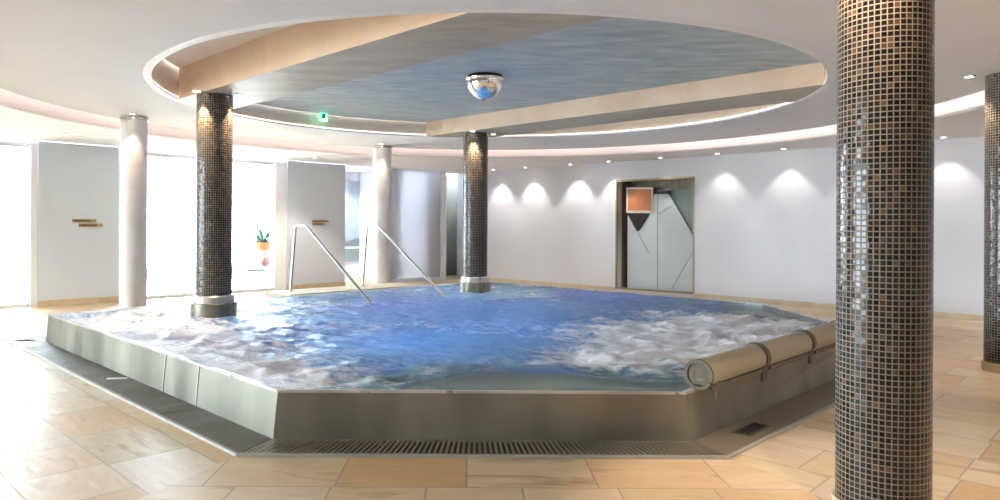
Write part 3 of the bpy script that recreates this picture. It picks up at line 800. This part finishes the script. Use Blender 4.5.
# ---------------------------------------------------------------- headrests on the right rim
rd = Vector((1, 1))/R2; rn = Vector((1, -1))/R2
def roll_bm(L_, r, n=40):
    bm = bmesh.new()
    prof = [(0, 0), (r*.30, .0), (r*.34, .012), (r*.40, .0), (r*.8, -.002), (r*.95, .012), (r, .035), (r, L_-.035), (r*.95, L_-.012), (r*.8, L_), (0, L_)]
    rings = []
    for q, x in prof:
        if q == 0: rings.append([bm.verts.new((x, 0, 0))]); continue
        ring = []
        for i in range(n):
            a = 2*PI*i/n; s = 1.0
            dz = math.sin(a); dy = math.cos(a)
            yy = dy*q; zz = dz*q
            if zz < -r*.62: zz = -r*.62-(-zz-r*.62)*.3       # flattened where it sits
            ring.append(bm.verts.new((x, yy, zz)))
        rings.append(ring)
    for a, b in zip(rings, rings[1:]):
        for i in range(n):
            j = (i+1) % n
            if len(a) == 1: bm.faces.new((a[0], b[j], b[i]))
            elif len(b) == 1: bm.faces.new((a[i], a[j], b[0]))
            else: bm.faces.new((a[i], a[j], b[j], b[i]))
    return bm
def band_bm(x0, x1, r0, r1, a0, a1, n=26):
    bm = bmesh.new(); R_ = []
    for i in range(n+1):
        a = a0+(a1-a0)*i/n
        R_.append([bm.verts.new((x, q*math.cos(a), q*math.sin(a))) for x, q in ((x0, r0), (x1, r0), (x1, r1), (x0, r1))])
    for a, b in zip(R_, R_[1:]):
        for k in range(4): bm.faces.new((a[k], a[(k+1) % 4], b[(k+1) % 4], b[k]))
    bm.faces.new(R_[0][::-1]); bm.faces.new(R_[-1]); return bm
hl = ['nearest padded headrest roll on the right rim, at the front corner', 'second padded headrest roll from the front corner, on the right rim', 'third padded headrest roll from the front corner, on the right rim', 'farthest padded headrest roll, half hidden by the big mosaic column']
RL = .90; RR = .098
for k in range(4):
    s = .13+k*.955
    p = Vector(rim[1])+rd*s+rn*.025
    t = thing('headrest', hl[k], 'headrest', (p.x, p.y, RIM+.10), PI/4)
    cu = obj('cushion', roll_bm(RL, RR), [M['foam'], M['strap']], t, 50)
    for pf in cu.data.polygons:
        if abs(pf.normal.x) > .75: pf.material_index = 1
    obj('end_band', band_bm(RL-.035, RL+.03, RR*.93, RR+.012, -2.6, 3.5), M['strap'], t, 30)
    if k == 0: obj('end_band', band_bm(-.014, .012, RR*.80, RR+.004, -2.6, 3.5), M['strap'], t, 30)
    bm = bmesh.new(); prism(bm, [(.03, -.085), (RL-.03, -.085), (RL-.03, .06), (.03, .06)], -.094, -.064); obj('support_rail', bm, M['strap'], t)
    for q in ((.05, RL-.09) if k == 0 else (RL-.09,)):
        bm = bmesh.new(); box(bm, (q+.05, -.083, -.105), (.075, .022, .11), 0, 0, .008); obj('bracket', bm, M['strap'], t)
# clear flow under rails: fine

# ---------------------------------------------------------------- entry step and handrails
bm = bmesh.new()
def bk(px, off): # point on back-left rim line for column px, off metres outward
    s = 13.40+off*R2; u = (px-CX)/F; y = s/(1-u); return Vector((u*y, y))
a, b = bk(291, .02), bk(420, .02)
outn = Vector((-1, 1))/R2
prism(bm, [a, b, b+outn*.75, a+outn*.75], 0, RIM+.012)
prism(bm, [a+outn*.75, b+outn*.75, b+outn*.98, a+outn*.98], 0, .18)
o = obj('entry_step', bm, M['skirt']); tag(o, 'sandstone entry step behind the pool rim at the handrails', 'step')
dw = Vector((1, -1))/R2
for (px, py, lab, Lr) in ((291, 293, 'left steel handrail leading into the pool, nearer the left window', 2.25), (363, 287, 'right steel handrail leading into the pool, in front of the far white column', 2.22)):
    y = (H-RIM)*F/(py-CY); x = (px-CX)/F*y
    t = thing('handrail', lab, 'handrail', (x, y, RIM+.012))
    p0 = Vector((0, 0, 0)); top = 1.06; e1 = dw*.45; e2 = dw*Lr
    pts = round_path([(0, 0, 0), (0.07, .02, top), (e1.x, e1.y, top), (e2.x, e2.y, -.10)], .06)
    bm = bmesh.new(); tube(bm, pts, .021, 16); obj('rail', bm, M['chrome'], t, 50)
    bm = bmesh.new(); lathe(bm, [(.05, 0), (.05, .008), (.03, .014), (.021, .014)], 28); obj('flange', bm, M['chrome'], t, 40)

# ---------------------------------------------------------------- ceiling mirror dome
t = thing('mirror_dome', 'chrome mirrored half dome hanging from the middle of the blue recess', 'dome', (.19, 8.30, 3.20))
prof = [(0, -.285)]+[(.215*math.sin(a), -.06-.225*math.cos(a)) for a in [i*PI/2/16 for i in range(1, 17)]]+[(.218, -.05), (.225, -.045), (.225, -.035), (0, -.035)]
bm = bmesh.new(); lathe(bm, prof, 56, close=False); obj('bowl', bm, M['mirror'], t, 60)
bm = bmesh.new(); lathe(bm, [(.0, -.034), (.212, -.034), (.205, -.001), (0, -.001)], 48, close=False); obj('mount_ring', bm, M['black'], t, 40)['label'] = 'black mounting ring'

# exit sign on the curved recess wall
u = (323-CX)/F; A_ = 1+u*u; B_ = -2*(u*OC.x+OC.y); C_ = OC.length_squared-(OR*OY-.04)**2
ye = (-B_+math.sqrt(B_*B_-4*A_*C_))/(2*A_); xe = u*ye; ze = 3.125
ez = math.atan2(OC.y-ye, OC.x-xe)+PI/2
t = thing('exit_sign', 'small green lit emergency exit sign on the round recess wall', 'sign', (xe, ye, ze), ez)
bm = bmesh.new(); box(bm, (0, 0, 0), (.13, .04, .12), 0, 0, .004); obj('housing', bm, M['exit_g'], t)
bm = bmesh.new(); box(bm, (-.012, .0215, .014), (.066, .004, .078)); box(bm, (-.012, -.0215, .014), (.066, .004, .078)); obj('sign_field', bm, M['exit_d'], t)
bm = bmesh.new()
for s_ in (-1, 1):
    y_ = .0245*s_
    box(bm, (.028, y_, -.030), (.036, .003, .045)); box(bm, (-.012, y_, -.042), (.05, .003, .018))
obj('pictogram', bm, M['exit_w'], t)

# brass direction plates on the piers
def plate(px0, px1, py0, py1, label, name='direction_plate'):
    a, b = fac_pt(px0), fac_pt(px1); y = (a.y+b.y)/2
    bm = bmesh.new(); seg_box(bm, a, b, .02, zat(py1, y), zat(py0, y), -.012, 0, .003)
    # engraved dark strip
    seg_box(bm, a+(b-a)*.08, a+(b-a)*.75, .004, zat(py1, y)+.014, zat(py0, y)-.014, -.0225, 1)
    o = obj(name, bm, [M['bronze'], plain('engraving', (.12, .09, .05), .5)]); tag(o, label, 'sign', None)
plate(72, 96, 221.2, 224.4, 'upper of two narrow brass plates on the left grey pier')
plate(78.5, 102.5, 225.6, 228.8, 'lower of two narrow brass plates on the left grey pier, set further right')
plate(312, 328, 220.8, 223, 'upper of two small brass plates on the second grey pier')
plate(312, 324, 223.8, 226, 'lower of two small brass plates on the second grey pier')

# ---------------------------------------------------------------- things seen outside through the window
def gpos(px, y): return Vector(((px-CX)/F*y, y))
M['white_f'] = plain('white_furniture', (.75, .75, .77), .5)
# console with plant
y = 16.3; p = gpos(264, y)
t = thing('side_table', 'small white side table outside holding the plant vase', 'table', (p.x, p.y, 0), .3)
zt_ = zat(252, y)
bm = bmesh.new(); box(bm, (0, 0, zt_-.015), (.42, .36, .03), 0, 0, .008); obj('tabletop', bm, M['white_f'], t)
for sx in (-1, 1):
    for sy in (-1, 1):
        bm = bmesh.new(); tube(bm, [(sx*.18, sy*.15, 0), (sx*.17, sy*.14, zt_-.03)], .012, 8); obj('leg', bm, plain('grey_metal_leg', (.4, .4, .42), .4, .5), t)
t = thing('potted_plant', 'green leafy plant in an orange bowl on the white side table outside', 'plant', (p.x, p.y, zt_))
bm = bmesh.new(); lathe(bm, [(.0, 0), (.10, 0), (.17, .10), (.19, .20), (.175, .20), (.15, .10), (0, .03)], 32, close=False); obj('bowl', bm, plain('orange_glaze', (.34, .055, .006), .3), t, 50)
bm = bmesh.new()
for i in range(34):
    a = random.uniform(0, 2*PI); ln = random.uniform(.30, .55); lift = random.uniform(.05, .34); w = random.uniform(.03, .05)
    dx, dy = math.cos(a), math.sin(a); prevs = None
    for k in range(7):
        s = k/6; r_ = .04+ln*s; z = .18+lift*math.sin(s*PI*.85); ww = w*math.sin(PI*min(.97, .12+s*.88))
        v0 = bm.verts.new((dx*r_-dy*ww, dy*r_+dx*ww, z)); v1 = bm.verts.new((dx*r_+dy*ww, dy*r_-dx*ww, z)); vm = bm.verts.new((dx*r_, dy*r_, z-.012))
        if prevs: bm.faces.new((prevs[0], prevs[2], vm, v0)); bm.faces.new((prevs[2], prevs[1], v1, vm))
        prevs = (v0, v1, vm)
obj('foliage', bm, plain('deep_green_leaf', (.004, .045, .018), .4), t, 40)
p2 = gpos(266, 16.9)
bm = bmesh.new(); z0, z1 = zat(251, 16.9), zat(224, 16.9)
t = thing('leaning_frame', 'thin grey picture frame standing behind the plant', 'frame', (p2.x, p2.y, 0), .3)
for c_, s_ in (((0, 0, z0+.015), (.42, .02, .03)), ((0, 0, z1-.015), (.42, .02, .03)), ((-.2, 0, (z0+z1)/2), (.05, .02, z1-z0)), ((.2, 0, (z0+z1)/2), (.05, .02, z1-z0))):
    box(bm, c_, s_)
obj('frame', bm, plain('grey_frame', (.05, .05, .055), .5), t)
bm = bmesh.new(); box(bm, (0, .004, (z0+z1)/2), (.38, .006, z1-z0-.05)); obj('picture', bm, plaster('pale_print', (.75, .62, .52), (.55, .62, .55), 4, .5, 0), t)
bm = bmesh.new()
for sx in (-1, 1): tube(bm, [(sx*.18, .1, 0), (sx*.18, .02, z0+.02)], .012, 8)
obj('easel_leg', bm, M['white_f'], t)
p3 = gpos(265, 15.6)
t = thing('brown_jar', 'red-brown jar on a white stool in front of the plant', 'jar', (p3.x, p3.y, zat(267.5, 15.6)))
bm = bmesh.new(); lathe(bm, [(0, 0), (.07, 0), (.10, .06), (.11, .16), (.07, .24), (.05, .25), (.05, .28), (.04, .28), (0, .24)], 28, close=False); obj('jar_body', bm, plain('red_brown_clay', (.10, .03, .018), .4), t, 50)
bm = bmesh.new(); lathe(bm, [(0, .275), (.042, .275), (.042, .29), (0, .295)], 20, close=False); obj('stopper', bm, plain('clay_lid', (.30, .10, .06), .5), t, 40)
t = thing('stool', 'white round stool under the red-brown jar', 'stool', (p3.x, p3.y, 0))
zs_ = zat(267.5, 15.6)
bm = bmesh.new(); lathe(bm, [(0, zs_-.03), (.2, zs_-.03), (.2, zs_), (0, zs_)], 30, close=False); obj('seat', bm, M['white_f'], t, 40)
for k in range(3):
    a = k*2*PI/3+.5; bm = bmesh.new(); tube(bm, [(.16*math.cos(a), .16*math.sin(a), 0), (.12*math.cos(a), .12*math.sin(a), zs_-.02)], .014, 8); obj('leg', bm, M['white_f'], t)
# garden chair, grey
p4 = gpos(254, 15.4)
t = thing('garden_chair', 'white garden chair with grey cushion left of the plant, outside', 'chair', (p4.x, p4.y, 0), .6)
bm = bmesh.new(); box(bm, (0, 0, .43), (.42, .42, .04), 0, 0, .01); obj('seat', bm, plain('pale_grey_cushion', (.12, .12, .13), .8), t)
bm = bmesh.new()
for z in (.58, .68, .78): box(bm, (0, .2, z), (.40, .02, .05), 0, 0, .006)
obj('backrest', bm, M['white_f'], t)
for sx in (-1, 1):
    bm = bmesh.new(); tube(bm, [(sx*.19, .2, 0), (sx*.19, .2, .82)], .014, 8); obj('leg', bm, M['white_f'], t)
    bm = bmesh.new(); tube(bm, [(sx*.19, -.19, 0), (sx*.19, -.19, .42)], .014, 8); obj('leg', bm, M['white_f'], t)
# lounge sofas
for px, y_, lab in ((175, 17.5, 'pale outdoor sofa left of the pool column, seen through the window'), (248, 19.0, 'pale outdoor sofa behind the garden chair, seen through the window')):
    q = gpos(px, y_); t = thing('outdoor_sofa', lab, 'sofa', (q.x, q.y, 0), .15)
    bm = bmesh.new(); box(bm, (0, 0, .20), (1.7, .75, .24), 0, 0, .03); obj('sofa_base', bm, plain('grey_lilac_weave', (.10, .10, .12), .8), t)
    for s in (-1, 1):
        bm = bmesh.new(); box(bm, (s*.42, -.03, .39), (.80, .66, .14), 0, 0, .04); obj('seat_cushion', bm, M['white_f'], t, 40)
        bm = bmesh.new(); box(bm, (s*.42, .26, .60), (.78, .18, .36), 0, 0, .05); obj('back_cushion', bm, M['white_f'], t, 40)
    for sx in (-1, 1):
        for sy in (-1, 1):
            bm = bmesh.new(); box(bm, (sx*.78, sy*.32, .045), (.06, .06, .09)); obj('leg', bm, M['white_f'], t)
# free-standing framed screen outside
q = gpos(178, 16.0)
t = thing('garden_screen', 'thin grey-framed glass wind screen outside, behind the left part of the window', 'screen', (q.x, q.y, 0), .35)
bm = bmesh.new()
zz0, zz1 = .10, zat(186, 16)
for c_, s_ in (((-.5, 0, zz1/2), (.04, .04, zz1)), ((.5, 0, zz1/2), (.04, .04, zz1)), ((0, 0, zz1-.02), (.96, .04, .04)), ((0, 0, zz0), (.96, .04, .04))): box(bm, c_, s_)
obj('frame', bm, plain('screen_grey', (.08, .095, .095), .5), t)
bm = bmesh.new(); box(bm, (0, 0, (zz0+zz1)/2), (.96, .01, zz1-zz0-.08)); obj('pane', bm, M['glass'], t)

# ---------------------------------------------------------------- light and camera
w = bpy.data.worlds.new('World'); bpy.context.scene.world = w; w.use_nodes = True
bg = w.node_tree.nodes['Background']; bg.inputs[0].default_value = (.76, .87, 1, 1); bg.inputs[1].default_value = 6.4
def portal(a, b, z0, z1, nrm):
    l = bpy.data.lights.new('portal', 'AREA'); l.shape = 'RECTANGLE'; a = Vector(a); b = Vector(b)
    l.size = (b-a).length; l.size_y = z1-z0; l.cycles.is_portal = True
    o = bpy.data.objects.new('window_portal', l); C.objects.link(o)
    c = (a+b)/2+Vector(nrm)*.3; o.location = (c.x, c.y, (z0+z1)/2)
    zx = Vector((nrm[0], nrm[1], 0)).normalized()      # light's local +Z points outward, it shines along -Z (inwards)
    yy = Vector((0, 0, 1)); xx = yy.cross(zx)
    o.rotation_euler = Matrix((xx, yy, zx)).transposed().to_euler()
portal(fW, fA, 0, SOFF, nf); portal(fB, fC, 0, SOFF, nf); portal((-12, -1.5), (-12, 7.3), 0, SOFF, (-1, 0))

cam = bpy.data.cameras.new('camera'); cam.sensor_width = 36; cam.lens = F/1000*36
cam.shift_x = (500-CX)/1000; cam.shift_y = -(250-CY)/1000; cam.clip_start = .05; cam.clip_end = 300
co = bpy.data.objects.new('camera', cam); C.objects.link(co); co.location = (0, 0, H)
co.matrix_world = Matrix.Translation((0, 0, H)) @ Matrix.Rotation(PI/2, 4, 'X') @ Matrix.Rotation(math.radians(.3), 4, 'Z')
bpy.context.scene.camera = co
vs = bpy.context.scene.view_settings
vs.view_transform = 'Standard'; vs.look = 'None'; vs.gamma = 1; vs.use_curve_mapping = False; vs.exposure = 2.62
